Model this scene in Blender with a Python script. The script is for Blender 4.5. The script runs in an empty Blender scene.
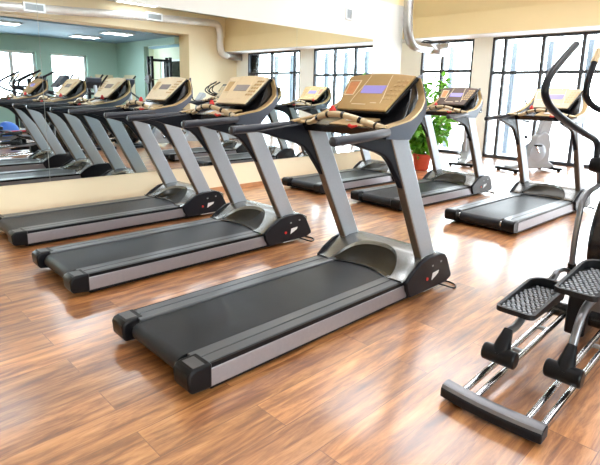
import bpy, math, random
from mathutils import Vector, Matrix
random.seed(7)
C = bpy.context.scene.collection
sc = bpy.context.scene
PI = math.pi

# ------------------------------------------------------------------ materials
def mat(name, col, rough=.5, metal=0., spec=.5, emit=None, es=1., coat=0., noise=None, bump=None):
    m = bpy.data.materials.new(name); m.use_nodes = True
    nt = m.node_tree; b = nt.nodes['Principled BSDF']
    b.inputs['Base Color'].default_value = (*col, 1)
    b.inputs['Roughness'].default_value = rough
    b.inputs['Metallic'].default_value = metal
    b.inputs['Specular IOR Level'].default_value = spec
    b.inputs['Coat Weight'].default_value = coat
    b.inputs['Coat Roughness'].default_value = .1
    if emit:
        b.inputs['Emission Color'].default_value = (*emit, 1)
        b.inputs['Emission Strength'].default_value = es
    tc = nt.nodes.new('ShaderNodeTexCoord')
    if noise:
        sc_, amt = noise
        n = nt.nodes.new('ShaderNodeTexNoise'); n.inputs['Scale'].default_value = sc_; n.inputs['Detail'].default_value = 5
        nt.links.new(tc.outputs['Object'], n.inputs['Vector'])
        r = nt.nodes.new('ShaderNodeValToRGB')
        r.color_ramp.elements[0].position = .3; r.color_ramp.elements[1].position = .7
        r.color_ramp.elements[0].color = (*[max(0, c * (1 - amt)) for c in col], 1)
        r.color_ramp.elements[1].color = (*[min(1, c * (1 + amt)) for c in col], 1)
        nt.links.new(n.outputs['Fac'], r.inputs['Fac']); nt.links.new(r.outputs['Color'], b.inputs['Base Color'])
    if bump:
        s_, st = bump
        n = nt.nodes.new('ShaderNodeTexNoise'); n.inputs['Scale'].default_value = s_
        nt.links.new(tc.outputs['Object'], n.inputs['Vector'])
        bp = nt.nodes.new('ShaderNodeBump'); bp.inputs['Strength'].default_value = st; bp.inputs['Distance'].default_value = .002
        nt.links.new(n.outputs['Fac'], bp.inputs['Height']); nt.links.new(bp.outputs['Normal'], b.inputs['Normal'])
    return m

def wood_mat():
    m = bpy.data.materials.new('laminate_planks'); m.use_nodes = True
    nt = m.node_tree; N = nt.nodes; L = nt.links; b = N['Principled BSDF']
    tc = N.new('ShaderNodeTexCoord')
    br = N.new('ShaderNodeTexBrick'); br.offset = .37; br.offset_frequency = 2
    br.inputs['Scale'].default_value = 1; br.inputs['Brick Width'].default_value = 1.28; br.inputs['Row Height'].default_value = .192
    br.inputs['Mortar Size'].default_value = .0022; br.inputs['Mortar Smooth'].default_value = .3; br.inputs['Bias'].default_value = 0
    br.inputs['Color1'].default_value = (0, 0, 0, 1); br.inputs['Color2'].default_value = (1, 1, 1, 1); br.inputs['Mortar'].default_value = (.5, .5, .5, 1)
    L.new(tc.outputs['Object'], br.inputs['Vector'])
    # grain: noise stretched along X, shifted for every plank
    sep = N.new('ShaderNodeSeparateXYZ'); L.new(tc.outputs['Object'], sep.inputs[0])
    mx = N.new('ShaderNodeMath'); mx.operation = 'MULTIPLY'; mx.inputs[1].default_value = 1.6; L.new(sep.outputs['X'], mx.inputs[0])
    my = N.new('ShaderNodeMath'); my.operation = 'MULTIPLY'; my.inputs[1].default_value = 12; L.new(sep.outputs['Y'], my.inputs[0])
    mz = N.new('ShaderNodeMath'); mz.operation = 'MULTIPLY'; mz.inputs[1].default_value = 40; L.new(br.outputs['Color'], mz.inputs[0])
    cb = N.new('ShaderNodeCombineXYZ'); L.new(mx.outputs[0], cb.inputs['X']); L.new(my.outputs[0], cb.inputs['Y']); L.new(mz.outputs[0], cb.inputs['Z'])
    g = N.new('ShaderNodeTexNoise'); g.inputs['Scale'].default_value = 1.6; g.inputs['Detail'].default_value = 9; g.inputs['Roughness'].default_value = .66; g.inputs['Distortion'].default_value = .35
    L.new(cb.outputs[0], g.inputs['Vector'])
    ramp = N.new('ShaderNodeValToRGB'); e = ramp.color_ramp.elements
    e[0].position = .30; e[0].color = (.125, .040, .011, 1)
    e[1].position = .74; e[1].color = (.76, .40, .17, 1)
    k = e.new(.44); k.color = (.30, .108, .030, 1)
    k = e.new(.58); k.color = (.56, .245, .080, 1)
    L.new(g.outputs['Fac'], ramp.inputs['Fac'])
    # plank to plank tone
    mr = N.new('ShaderNodeMapRange'); mr.inputs['To Min'].default_value = .80; mr.inputs['To Max'].default_value = 1.18
    L.new(br.outputs['Color'], mr.inputs['Value'])
    mul = N.new('ShaderNodeMix'); mul.data_type = 'RGBA'; mul.blend_type = 'MULTIPLY'; mul.inputs['Factor'].default_value = 1
    L.new(ramp.outputs['Color'], mul.inputs[6]); L.new(mr.outputs[0], mul.inputs[7])
    dk = N.new('ShaderNodeMix'); dk.data_type = 'RGBA'; dk.inputs[7].default_value = (.16, .06, .025, 1)
    fm = N.new('ShaderNodeMath'); fm.operation = 'MULTIPLY'; fm.inputs[1].default_value = .7; L.new(br.outputs['Fac'], fm.inputs[0])
    L.new(fm.outputs[0], dk.inputs['Factor']); L.new(mul.outputs[2], dk.inputs[6])
    L.new(dk.outputs[2], b.inputs['Base Color'])
    b.inputs['Roughness'].default_value = .23
    rr = N.new('ShaderNodeMapRange'); rr.inputs['To Min'].default_value = .36; rr.inputs['To Max'].default_value = .52
    L.new(g.outputs['Fac'], rr.inputs['Value']); L.new(rr.outputs[0], b.inputs['Roughness'])
    b.inputs['Specular IOR Level'].default_value = .85; b.inputs['Coat Weight'].default_value = 1; b.inputs['Coat Roughness'].default_value = .19; b.inputs['Coat IOR'].default_value = 1.7
    bp = N.new('ShaderNodeBump'); bp.inputs['Strength'].default_value = .12; bp.inputs['Distance'].default_value = .002
    L.new(g.outputs['Fac'], bp.inputs['Height']); L.new(bp.outputs['Normal'], b.inputs['Normal'])
    return m

def glass_mat():
    m = bpy.data.materials.new('window_glass'); m.use_nodes = True
    nt = m.node_tree; nt.nodes.remove(nt.nodes['Principled BSDF'])
    o = nt.nodes['Material Output']; t = nt.nodes.new('ShaderNodeBsdfTransparent'); t.inputs[0].default_value = (.97, .985, .98, 1)
    g = nt.nodes.new('ShaderNodeBsdfGlossy'); g.inputs['Roughness'].default_value = .02
    f = nt.nodes.new('ShaderNodeFresnel'); f.inputs[0].default_value = 1.3
    mx = nt.nodes.new('ShaderNodeMixShader')
    nt.links.new(f.outputs[0], mx.inputs[0]); nt.links.new(t.outputs[0], mx.inputs[1]); nt.links.new(g.outputs[0], mx.inputs[2]); nt.links.new(mx.outputs[0], o.inputs[0])
    return m

def leaf_mat():
    m = mat('leaf_green', (.13, .42, .05), .4)
    nt = m.node_tree; b = nt.nodes['Principled BSDF']
    gi = nt.nodes.new('ShaderNodeNewGeometry'); r = nt.nodes.new('ShaderNodeValToRGB')
    r.color_ramp.elements[0].color = (.03, .17, .012, 1); r.color_ramp.elements[1].color = (.18, .44, .045, 1)
    nt.links.new(gi.outputs['Random Per Island'], r.inputs['Fac']); nt.links.new(r.outputs['Color'], b.inputs['Base Color'])
    o = nt.nodes['Material Output']; t = nt.nodes.new('ShaderNodeBsdfTranslucent'); t.inputs[0].default_value = (.18, .5, .03, 1)
    mx = nt.nodes.new('ShaderNodeMixShader'); mx.inputs[0].default_value = .3
    nt.links.new(b.outputs[0], mx.inputs[1]); nt.links.new(t.outputs[0], mx.inputs[2]); nt.links.new(mx.outputs[0], o.inputs[0])
    return m

M = {}
M['wood'] = wood_mat()
M['glass'] = glass_mat()
M['leaf'] = leaf_mat()
M['cream'] = mat('cream_paint', (.86, .79, .64), .75, noise=(1.5, .015))
M['creamyellow'] = mat('cream_yellow_paint', (.90, .78, .55), .75, noise=(1.5, .015))
M['pier'] = mat('light_pier_paint', (.92, .93, .86), .75, noise=(1.5, .015))
M['white'] = mat('white_paint', (.64, .63, .59), .75, noise=(1.5, .015))
M['yellow'] = mat('yellow_paint', (.90, .74, .43), .75, noise=(1.5, .02))
M['yellowpale'] = mat('pale_yellow_paint', (.93, .80, .53), .75, noise=(1.5, .02))
M['sand'] = mat('sand_paint', (.66, .52, .30), .75, noise=(2, .03))
M['grout'] = mat('white_soffit', (.80, .80, .80), .7, noise=(3, .02))
M['mint'] = mat('mint_paint', (.40, .60, .53), .75, noise=(1.5, .03))
M['blueceil'] = mat('blue_grey_paint', (.20, .33, .45), .7, noise=(1.5, .03))
M['skirting'] = mat('skirting_wood', (.55, .27, .12), .45, noise=(8, .15))
M['mirror'] = mat('mirror_silver', (.84, .92, .935), .0, 1.)
M['alu'] = mat('duct_aluminium', (.42, .42, .415), .28, .85, noise=(6, .08))
M['whiteduct'] = mat('pale_duct_metal', (.74, .72, .69), .4, .35, noise=(6, .05))
M['vent'] = mat('vent_slats', (.33, .36, .37), .5, .3, noise=(6, .05))
M['frame'] = mat('dark_window_frame', (.045, .05, .06), .45, .2, noise=(5, .1))
M['wframe'] = mat('white_window_frame', (.85, .87, .88), .4, noise=(5, .02))
M['outpost'] = mat('pale_blue_post', (.07, .088, .115), .6, noise=(4, .05))
M['snow'] = mat('pale_terrace', (.85, .87, .90), .9, noise=(1, .03))
M['lamp'] = mat('lamp_diffuser', (1, 1, 1), .5, emit=(.92, .95, 1), es=12.)
M['silver'] = mat('satin_silver_paint', (.42, .46, .51), .34, .35, noise=(60, .03))
M['sidepanel'] = mat('brushed_side_panel', (.31, .30, .325), .32, .5, noise=(60, .03))
M['rail'] = mat('ribbed_grey_rail', (.115, .122, .13), .32, .35)
M['railcap'] = mat('rail_end_sticker', (.09, .09, .095), .35, .3, noise=(30, .04))
M['black'] = mat('black_plastic', (.004, .004, .005), .33, spec=.22, noise=(20, .15))
M['navy'] = mat('blue_black_plastic', (.006, .007, .011), .36, spec=.25, noise=(20, .1))
M['gloss'] = mat('glossy_black_plastic', (.006, .006, .007), .2, noise=(20, .15))
M['belt'] = mat('rubber_belt', (.010, .012, .016), .42, spec=.35, noise=(5, .28), bump=(300, .25))
M['hood'] = mat('pewter_hood', (.25, .255, .25), .27, .75, noise=(30, .03))
M['scoop'] = mat('dark_pewter', (.030, .026, .018), .22, .2, spec=.2, noise=(30, .05))
M['bronze'] = mat('bronze_trim', (.20, .15, .11), .33, .6, noise=(30, .08))
M['shell'] = mat('slate_plastic', (.045, .055, .078), .36, .2, noise=(30, .06))
M['rubber'] = mat('grey_grip_rubber', (.018, .021, .030), .32, noise=(40, .1))
M['gold'] = mat('champagne_panel', (.44, .29, .12), .32, .55, noise=(40, .03))
M['goldtrim'] = mat('champagne_trim', (.50, .345, .16), .36, .45, noise=(40, .03))
M['goldlight'] = mat('pale_champagne', (.72, .60, .41), .36, .35, noise=(40, .03))
M['beige'] = mat('beige_panel', (.43, .35, .24), .38, .4, noise=(40, .03))  # champagne panel with the light on it put into the colour
M['brown'] = mat('brown_panel', (.075, .046, .035), .34, .35, noise=(40, .05))
M['beigegrip'] = mat('sensor_grip', (.58, .46, .29), .35, .4, noise=(40, .04))
M['lcd'] = mat('lcd_screen', (.20, .17, .42), .25, emit=(.42, .36, .85), es=.22)
M['lcdoff'] = mat('lcd_grey', (.26, .24, .25), .2, noise=(40, .05))
M['orange'] = mat('orange_readout', (.50, .20, .07), .3, noise=(40, .1))
M['red'] = mat('red_plastic', (.62, .02, .015), .35, noise=(40, .1))
M['sticker'] = mat('white_sticker', (.82, .82, .82), .5, noise=(40, .03))
M['steel'] = mat('polished_steel', (.74, .75, .77), .16, 1., noise=(20, .03))
M['tube'] = mat('grey_lever_tube', (.20, .20, .215), .30, .6, noise=(30, .04))
M['pedal'] = mat('pedal_rubber', (.007, .008, .010), .4, spec=.3)
M['pedaltop'] = mat('pedal_grey_tread', (.30, .32, .35), .45, noise=(30, .1))
M['terra'] = mat('red_terracotta_plastic', (.50, .055, .02), .5, noise=(12, .06))
M['soil'] = mat('potting_soil', (.05, .03, .02), .9, noise=(40, .4))
M['bark'] = mat('thin_bark', (.22, .14, .07), .8, noise=(30, .3))
M['shroud'] = mat('pale_grey_shroud', (.36, .38, .40), .4, .1, noise=(20, .03))
M['ball'] = mat('blue_ball_rubber', (.02, .13, .55), .4, noise=(20, .05))
M['redbar'] = mat('red_painted_bar', (.45, .03, .05), .4, noise=(20, .05))
M['plate'] = mat('rubber_plate', (.03, .03, .035), .5, noise=(20, .1))
M['softlamp'] = mat('soft_lamp_diffuser', (1, 1, 1), .5, emit=(.92, .95, 1), es=4.0)  # for the added main room lamps that make the floor glare
M['door'] = mat('cream_door', (.80, .70, .48), .5, noise=(6, .04))

# ------------------------------------------------------------------ mesh building
class MB:
    def __init__(s): s.v = []; s.f = []
    def add(s, vs, fs):
        o = len(s.v); s.v += [tuple(v) for v in vs]; s.f += [tuple(i + o for i in f) for f in fs]; return s
    def box(s, c, d, rz=0, ry=0):
        x, y, z = [q / 2 for q in d]
        vs = [Vector((a * x, b * y, e * z)) for a in (-1, 1) for b in (-1, 1) for e in (-1, 1)]
        R = Matrix.Rotation(rz, 3, 'Z') @ Matrix.Rotation(ry, 3, 'Y')
        vs = [R @ v + Vector(c) for v in vs]
        return s.add(vs, [(0, 1, 3, 2), (4, 6, 7, 5), (0, 4, 5, 1), (2, 3, 7, 6), (0, 2, 6, 4), (1, 5, 7, 3)])
    def span(s, x0, x1, y0, y1, z0, z1):
        return s.box(((x0 + x1) / 2, (y0 + y1) / 2, (z0 + z1) / 2), (abs(x1 - x0), abs(y1 - y0), abs(z1 - z0)))
    def prism(s, poly, a0, a1, ax='y'):
        n = len(poly)
        def P(p, a): return {'y': (p[0], a, p[1]), 'x': (a, p[0], p[1]), 'z': (p[0], p[1], a)}[ax]
        return s.add([P(p, a0) for p in poly] + [P(p, a1) for p in poly],
                     [tuple(range(n)), tuple(range(2 * n - 1, n - 1, -1))] + [(i, i + n, (i + 1) % n + n, (i + 1) % n) for i in range(n)])
    def tube(s, pts, r, n=10, smooth=0, closed=False):
        pts = [Vector(p) for p in pts]
        if smooth: pts = spline(pts, smooth)
        rs = r if isinstance(r, (list, tuple)) else None
        if rs: rs = [rs[0] + (rs[-1] - rs[0]) * i / (len(pts) - 1) for i in range(len(pts))] if len(rs) != len(pts) else rs
        vs = []; m = len(pts); up = None
        for i, p in enumerate(pts):
            t = (pts[min(i + 1, m - 1)] - pts[max(i - 1, 0)]).normalized()
            if up is None:
                up = Vector((0, 0, 1)) if abs(t.z) < .9 else Vector((1, 0, 0))
            a = t.cross(up).normalized(); up = a.cross(t).normalized()
            rr = rs[i] if rs else r
            for k in range(n):
                q = 2 * PI * k / n; vs.append(p + a * (rr * math.cos(q)) + up * (rr * math.sin(q)))
        fs = [(i * n + k, i * n + (k + 1) % n, (i + 1) * n + (k + 1) % n, (i + 1) * n + k) for i in range(m - 1) for k in range(n)]
        fs += [tuple(range(n - 1, -1, -1)), tuple((m - 1) * n + k for k in range(n))]
        return s.add(vs, fs)
    def cyl(s, a, b, r, n=20): return s.tube([a, b], r, n)
    def lathe(s, prof, c=(0, 0, 0), n=28, ax='z'):
        vs = []
        for r, z in prof:
            for k in range(n):
                q = 2 * PI * k / n; p = (r * math.cos(q), r * math.sin(q), z)
                if ax == 'y': p = (p[0], p[2], p[1])
                if ax == 'x': p = (p[2], p[0], p[1])
                vs.append((p[0] + c[0], p[1] + c[1], p[2] + c[2]))
        m = len(prof)
        fs = [(i * n + k, i * n + (k + 1) % n, (i + 1) * n + (k + 1) % n, (i + 1) * n + k) for i in range(m - 1) for k in range(n)]
        fs += [tuple(range(n - 1, -1, -1)), tuple((m - 1) * n + k for k in range(n))]
        return s.add(vs, fs)
    def grid(s, rows):
        n = len(rows[0]); vs = [p for r in rows for p in r]
        return s.add(vs, [(i * n + k, i * n + k + 1, (i + 1) * n + k + 1, (i + 1) * n + k) for i in range(len(rows) - 1) for k in range(n - 1)])
    def build(s, name, m, parent=None, bevel=0, seg=2, angle=35, loc=None):
        me = bpy.data.meshes.new(name); me.from_pydata(s.v, [], s.f); me.validate()
        import bmesh
        bm = bmesh.new(); bm.from_mesh(me); bmesh.ops.recalc_face_normals(bm, faces=bm.faces); bm.to_mesh(me); bm.free()
        me.shade_smooth(); me.set_sharp_from_angle(angle=math.radians(angle))
        me.materials.append(m)
        o = bpy.data.objects.new(name, me); C.objects.link(o)
        if bevel:
            b = o.modifiers.new('bevel', 'BEVEL'); b.width = bevel; b.segments = seg; b.limit_method = 'ANGLE'; b.angle_limit = math.radians(35)
        if parent: o.parent = parent
        if loc: o.location = loc
        return o

def spline(pts, k):
    out = []; n = len(pts)
    for i in range(n - 1):
        p0 = pts[max(i - 1, 0)]; p1 = pts[i]; p2 = pts[i + 1]; p3 = pts[min(i + 2, n - 1)]
        for j in range(k):
            t = j / k
            out.append(.5 * ((2 * p1) + (p2 - p0) * t + (2 * p0 - 5 * p1 + 4 * p2 - p3) * t * t + (3 * p1 - p0 - 3 * p2 + p3) * t ** 3))
    out.append(pts[-1]); return out

def tag(o, label=None, cat=None, group=None, kind=None):
    if label: o['label'] = label
    if cat: o['category'] = cat
    if group: o['group'] = group
    if kind: o['kind'] = kind
    return o
def empty(name, loc=(0, 0, 0), rz=0):
    o = bpy.data.objects.new(name, None); C.objects.link(o); o.location = loc; o.rotation_euler = (0, 0, rz); o.empty_display_size = .2
    return o
def kids(o): return [c for c in bpy.data.objects if c.parent == o]
def copy_tree(o, parent=None):
    c = o.copy(); C.objects.link(c)
    if parent: c.parent = parent
    for ch in kids(o): copy_tree(ch, c)
    return c
def struct(o): o['kind'] = 'structure'; return o
def swap(o, name, m):          # recolour the named part of one copy
    for ch in kids(o):
        if ch.name.split('.')[0] == name:
            ch.material_slots[0].link = 'OBJECT'; ch.material_slots[0].material = m
        swap(ch, name, m)

# ------------------------------------------------------------------ the room
YM = 5.697          # face of the mirror
YW = YM + .012      # wall behind the mirrors
XB = 11.5           # window wall
YO = -3.7           # opposite wall
ZC = 3.95
struct(MB().span(-3.2, XB + .25, -10, 9.2, -.12, 0).build('floor', M['wood']))
struct(MB().span(-3.2, XB + .25, YO - .6, 9.2, ZC, ZC + .1).build('ceiling', M['white']))
# mirror wall, ends before the window wall
struct(MB().span(-3.2, 8.3, YW, YW + .3, .372, 3.04).build('wall_left', M['white']))
struct(MB().span(-3.2, 8.3, YW, YW + .3, 0, .372).build('trim_5', M['creamyellow']))
struct(MB().span(-3.2, 8.3, YW, YW + .3, 3.04, ZC).build('trim_1', M['yellow']))
struct(MB().span(8.3, XB, 9.0, 9.2, 0, ZC).build('wall_recess', M['pier']))
struct(MB().span(8.0, 8.3, YW + .3, 9.0, 0, ZC).build('wall_recess_side', M['cream']))
fw_ = MB(); fw_.span(-3.4, -3.2, -10, -.2, 0, ZC); fw_.span(-3.4, -3.2, 2.2, 9.2, 0, ZC); fw_.span(-3.4, -3.2, -.2, 2.2, 0, ZC)
struct(fw_.build('wall_front', M['cream']))
def added_window(n, loc, rz, w, z0, z1, k):
    o = struct(empty('window_%d' % n, loc, rz)); f = MB(); t = .06; h = w / 2
    f.span(-h, -h + t, -.04, .04, z0, z1); f.span(h - t, h, -.04, .04, z0, z1); f.span(-h, h, -.04, .04, z0, z0 + t); f.span(-h, h, -.04, .04, z1 - t, z1)
    for i in range(1, k): f.span(-h + w * i / k - .03, -h + w * i / k + .03, -.04, .04, z0, z1)
    struct(f.build('window_frame', M['frame'], o, bevel=.005)); struct(MB().span(-h + .03, h - .03, -.006, .006, z0 + .03, z1 - .03).build('window_pane', M['glass'], o))
added_window(7, (-.4, YO - .3, 0), 0, 4.4, .5, 3.26, 4)  # window added out of view for cool daylight on the side faces
struct(MB().span(-3.2, 8.29, YW - .012, YW, 0, .06).build('baseboard_left', M['skirting']))
# window wall: piers, header
wb = MB()
for a, b in ((7.3, 9.2), (5.42, 5.87), (-.37, .23), (YO - .6, -3.05)):
    wb.span(XB, XB + .25, a, b, 0, 2.76)
wb.span(XB, XB + .25, YO - .6, 9.2, 2.76, ZC)
struct(wb.build('wall_back', M['pier']))
# beam in front of the windows, a box with a slightly leaning face, upper wall set back
struct(MB().prism([(10.85, 2.78), (10.89, 3.26), (11.0, 3.26), (11.0, ZC), (XB, ZC), (XB, 2.78)], YO, 9.0).build('trim_2', M['yellow']))
struct(MB().span(10.852, XB, YO, 9.0, 2.765, 2.779).build('trim_3', M['grout']))

def window(n, ya, yb, mull, trans, z1=2.76, x=XB + .06):
    w = empty('window_%d' % n, (x, (ya + yb) / 2, 0)); struct(w)
    c = (ya + yb) / 2
    f = MB(); t = .055
    f.span(-.05, .05, ya - c, ya - c + t, 0, z1); f.span(-.05, .05, yb - c - t, yb - c, 0, z1)
    f.span(-.05, .05, ya - c, yb - c, 0, .07); f.span(-.05, .05, ya - c, yb - c, z1 - .06, z1)
    for m_ in mull: f.span(-.05, .05, m_ - c - .034, m_ - c + .034, .05, z1 - .05)
    f.span(-.047, .047, ya - c, yb - c, trans - .035, trans + .035)
    struct(f.build('window_frame', M['frame'], w, bevel=.006))
    struct(MB().span(-.006, .006, ya - c + .03, yb - c - .03, .04, z1 - .03).build('window_pane', M['glass'], w))
    return w
window(1, 5.87, 7.3, [6.70], 2.02)
window(2, .23, 5.42, [5.12, 4.29, 3.49, 2.69, 1.89, 1.09], 1.965)
window(3, -3.05, -.37, [-.66, -1.78], 2.05)

# opposite wall with the wide opening into the second room
ow = MB()
ow.span(9.5, XB, YO - .6, YO, 0, ZC); ow.span(-3.2, 9.5, YO - .6, YO, 3.26, ZC); ow.span(1.8, 2.2, YO - .6, YO, 0, 3.26); ow.span(-3.2, -2.6, YO - .6, YO, 0, 3.26); ow.span(-2.6, 1.8, YO - .6, YO, 0, .5)
struct(ow.build('wall_right', M['creamyellow']))
jb = MB(); jb.span(9.485, 9.5, YO - .6, YO - .01, 0, 3.255); jb.span(2.2, 9.5, YO - .6, YO - .01, 3.245, 3.26)
struct(jb.build('trim_4', M['sand']))
# second room
r2 = MB()
wx = [(4.2, 6.25), (6.75, 8.1)]
YB2 = -8.8
edges = [2.0] + [q for w in wx for q in w] + [9.6]
for a, b in zip(edges[::2], edges[1::2]): r2.span(a, b, YB2 - .35, YB2, 0, 3.2)
for a, b in wx: r2.span(a, b, YB2 - .35, YB2, 0, .85); r2.span(a, b, YB2 - .35, YB2, 2.66, 3.2)
struct(r2.build('wall_far_back', M['mint']))
s2 = MB(); s2.span(9.3, 9.5, YB2, -6.5, 0, 3.2); s2.span(9.3, 9.5, -6.5, YO - .6, 2.98, 3.2)
struct(s2.build('wall_far_side', M['mint']))
struct(MB().span(1.9, 2.0, YB2 - .35, YO - .6, 0, 3.2).build('wall_far_end', M['mint']))
struct(MB().span(2.0, XB + .25, -10, YO - .6, 3.2, 3.3).build('ceiling_far', M['blueceil']))
al = MB(); al.span(XB, XB + .2, -10, -9.3, 0, 3.2); al.span(XB, XB + .2, -7.5, YO - .6, 0, 3.2)
al.span(XB, XB + .2, -9.3, -7.5, 0, .8); al.span(XB, XB + .2, -9.3, -7.5, 2.72, 3.2); al.span(9.5, XB, -10, -9.8, 0, 3.2)
struct(al.build('wall_alcove', M['cream']))
def window2(n, x0, x1, mull):
    w = empty('window_%d' % n, ((x0 + x1) / 2, YB2 - .2, 0)); struct(w); h = (x1 - x0) / 2
    f = MB(); t = .08
    f.span(-h, -h + t, -.04, .04, .85, 2.66); f.span(h - t, h, -.04, .04, .85, 2.66); f.span(-h, h, -.04, .04, .85, .93); f.span(-h, h, -.04, .04, 2.58, 2.66)
    for m_ in mull: f.span(m_ - (x0 + x1) / 2 - .06, m_ - (x0 + x1) / 2 + .06, -.04, .04, .9, 2.6)
    struct(f.build('window_frame', M['wframe'], w, bevel=.008))
    struct(MB().span(-h + .05, h - .05, -.006, .006, .9, 2.62).build('window_pane', M['glass'], w))
window2(4, 4.2, 6.25, [5.45]); window2(5, 6.75, 8.1, [])
w6 = struct(empty('window_6', (XB + .1, -8.4, 0)))
f = MB(); f.span(-.04, .04, -.9, -.82, .8, 2.72); f.span(-.04, .04, .82, .9, .8, 2.72); f.span(-.04, .04, -.9, .9, .8, .88); f.span(-.04, .04, -.9, .9, 2.64, 2.72)
struct(f.build('window_frame', M['wframe'], w6, bevel=.008))
struct(MB().span(-.006, .006, -.86, .86, .84, 2.68).build('window_pane', M['glass'], w6))
# doors in the second room
for n, x in ((1, 8.72),):
    d = struct(empty('door_%d' % n, (x, YB2 + .01, 0)))
    struct(MB().span(-.36, .36, 0, .03, 0, 1.95).build('door_leaf', M['door'], d, bevel=.004))
d = struct(empty('door_2', (9.29, -7.7, 0)))
struct(MB().span(-.03, 0, -.42, .42, 0, 1.95).build('door_leaf', M['door'], d, bevel=.004))

# mirrors: three sheets
for (a, b, lab) in ((-1.9, 1.803, 'leftmost wall mirror sheet, cut off by the left photo edge, left of the bright seam'),
                    (1.807, 5.49, 'long middle sheet of the wall mirror behind the row of treadmills'),
                    (5.494, 7.385, 'right end sheet of the wall mirror beside the cream wall, reflecting dark window bars')):
    tag(MB().span(a, b, YM, YM + .011, .375, 2.36).build('wall_mirror', M['mirror']), lab, 'mirror', 'sheets of the wall mirror')

# wall vent
def vent(name, loc, lab, axis='y', w=.17, h=.19, sgn=-1):
    v = empty(name, loc); tag(v, lab, 'vent')
    fr = MB(); t = .022
    def S(a0, a1, z0, z1, d0, d1, mb):
        return mb.span(a0, a1, d0 * sgn, d1 * sgn, z0, z1)
    S(-w / 2, w / 2, -h / 2, -h / 2 + t, 0, .02, fr); S(-w / 2, w / 2, h / 2 - t, h / 2, 0, .02, fr)
    S(-w / 2, -w / 2 + t, -h / 2, h / 2, 0, .02, fr); S(w / 2 - t, w / 2, -h / 2, h / 2, 0, .02, fr)
    fr.build('vent_frame', M['wframe'], v, bevel=.003)
    sl = MB(); S(-w / 2 + .01, w / 2 - .01, -h / 2 + .01, h / 2 - .01, 0, .004, sl)
    k = 6
    for i in range(k):
        z = -h / 2 + t + (i + .5) * (h - 2 * t) / k; S(-w / 2 + t, w / 2 - t, z - .004, z + .004, .002, .014, sl)
    sl.build('vent_slats', M['vent'], v)
    return v
vent('wall_vent', (6.70, YW, 2.71), 'small white framed square vent high on the cream wall above the mirror')

# ------------------------------------------------------------------ ducts
def ring_tube(pts, r, smooth, name, parent, m=None):
    P = spline([Vector(p) for p in pts], smooth)
    # resample evenly and alternate the radius a little: spiral seams of sheet-metal duct
    out = [P[0]]; acc = 0; step = .035
    for a, b in zip(P, P[1:]):
        d = (b - a).length
        while acc + d >= step:
            a = a + (b - a) * ((step - acc) / d); d = (b - a).length; acc = 0; out.append(a)
        acc += d
    out.append(P[-1])
    rs = [r * (1.05 if (i % 3 == 0) else 1.0) for i in range(len(out))]
    return MB().tube(out, rs, 20).build(name, m or M['alu'], parent, angle=25)
d1 = empty('air_duct', (8.42, 5.56, ZC)); tag(d1, 'silver air duct dropping down the corner right of the mirror wall', 'air duct', 'air ducts')
def L1(p): return (p[0] - 8.42, p[1] - 5.56, p[2] - ZC)
ring_tube([L1(p) for p in ((8.21, 5.56, ZC - .01), (8.21, 5.56, 3.4), (8.22, 5.56, 2.9), (8.25, 5.56, 2.62), (8.34, 5.56, 2.42), (8.53, 5.56, 2.335), (8.82, 5.56, 2.325), (9.05, 5.56, 2.33))], .088, 8, 'duct_pipe', d1)
sp = MB(); sp.add([L1(p) for p in ((9.0, 5.49, 2.27), (9.0, 5.63, 2.27), (9.0, 5.63, 2.40), (9.0, 5.49, 2.40), (9.50, 5.40, 2.20), (9.50, 5.72, 2.20), (9.50, 5.72, 2.46), (9.50, 5.40, 2.46))],
       [(0, 1, 5, 4), (1, 2, 6, 5), (2, 3, 7, 6), (3, 0, 4, 7)])
o = sp.build('duct_outlet', M['alu'], d1); so = o.modifiers.new('solid', 'SOLIDIFY'); so.thickness = .008
MB().tube([L1((8.75, 5.56, 2.42)), L1((8.85, 5.56, 2.47)), L1((9.35, 5.56, 2.47)), L1((9.42, 5.56, 2.44))], .012, 8).build('hanger_strap', M['frame'], d1)
# opposite duct, seen in the mirror
YD = YO + .24
d2 = empty('air_duct', (6.5, YD, 3.5)); tag(d2, 'long silver air duct along the opposite wall, seen only in the mirror', 'air duct', 'air ducts')
def L2(p): return (p[0] - 6.5, p[1] - YD, p[2] - 3.5)
ring_tube([L2(p) for p in ((1.5, YD, 3.29), (4, YD, 3.39), (7, YD, 3.555), (9.6, YD, 3.66), (10.3, YD, 3.68), (10.52, YD, 3.61), (10.60, YD, 3.42), (10.60, YD, 3.05), (10.62, YD, 2.86), (10.69, YD, 2.71), (10.82, YD, 2.65), (10.92, YD, 2.64))], .115, 8, 'duct_pipe', d2, M['whiteduct'])
sp = MB(); sp.add([L2(p) for p in ((10.86, YD - .09, 2.55), (10.86, YD + .09, 2.55), (10.86, YD + .09, 2.73), (10.86, YD - .09, 2.73), (11.45, YD - .15, 2.50), (11.45, YD + .15, 2.50), (11.45, YD + .15, 2.74), (11.45, YD - .15, 2.74))],
       [(0, 1, 5, 4), (1, 2, 6, 5), (2, 3, 7, 6), (3, 0, 4, 7)])
o = sp.build('duct_outlet', M['alu'], d2); so = o.modifiers.new('solid', 'SOLIDIFY'); so.thickness = .008
for x, z in ((4.6, 3.42), (8.05, 3.6)):
    vf = MB(); vf.span(x - .27, x + .27, YD + .085, YD + .15, z - .10, z + .13)
    for i, vtx in enumerate(vf.v): vf.v[i] = L2(vtx)
    g = vf.build('duct_grille', M['wframe'], d2, bevel=.006)
    sl = MB()
    sl.span(x - .22, x + .22, YD + .15, YD + .154, z - .06, z + .09)
    for i in range(7): sl.span(x - .22, x + .22, YD + .15, YD + .16, z - .055 + i * .022, z - .047 + i * .022)
    for i, vtx in enumerate(sl.v): sl.v[i] = L2(vtx)
    sl.build('grille_slats', M['vent'], g)

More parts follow.
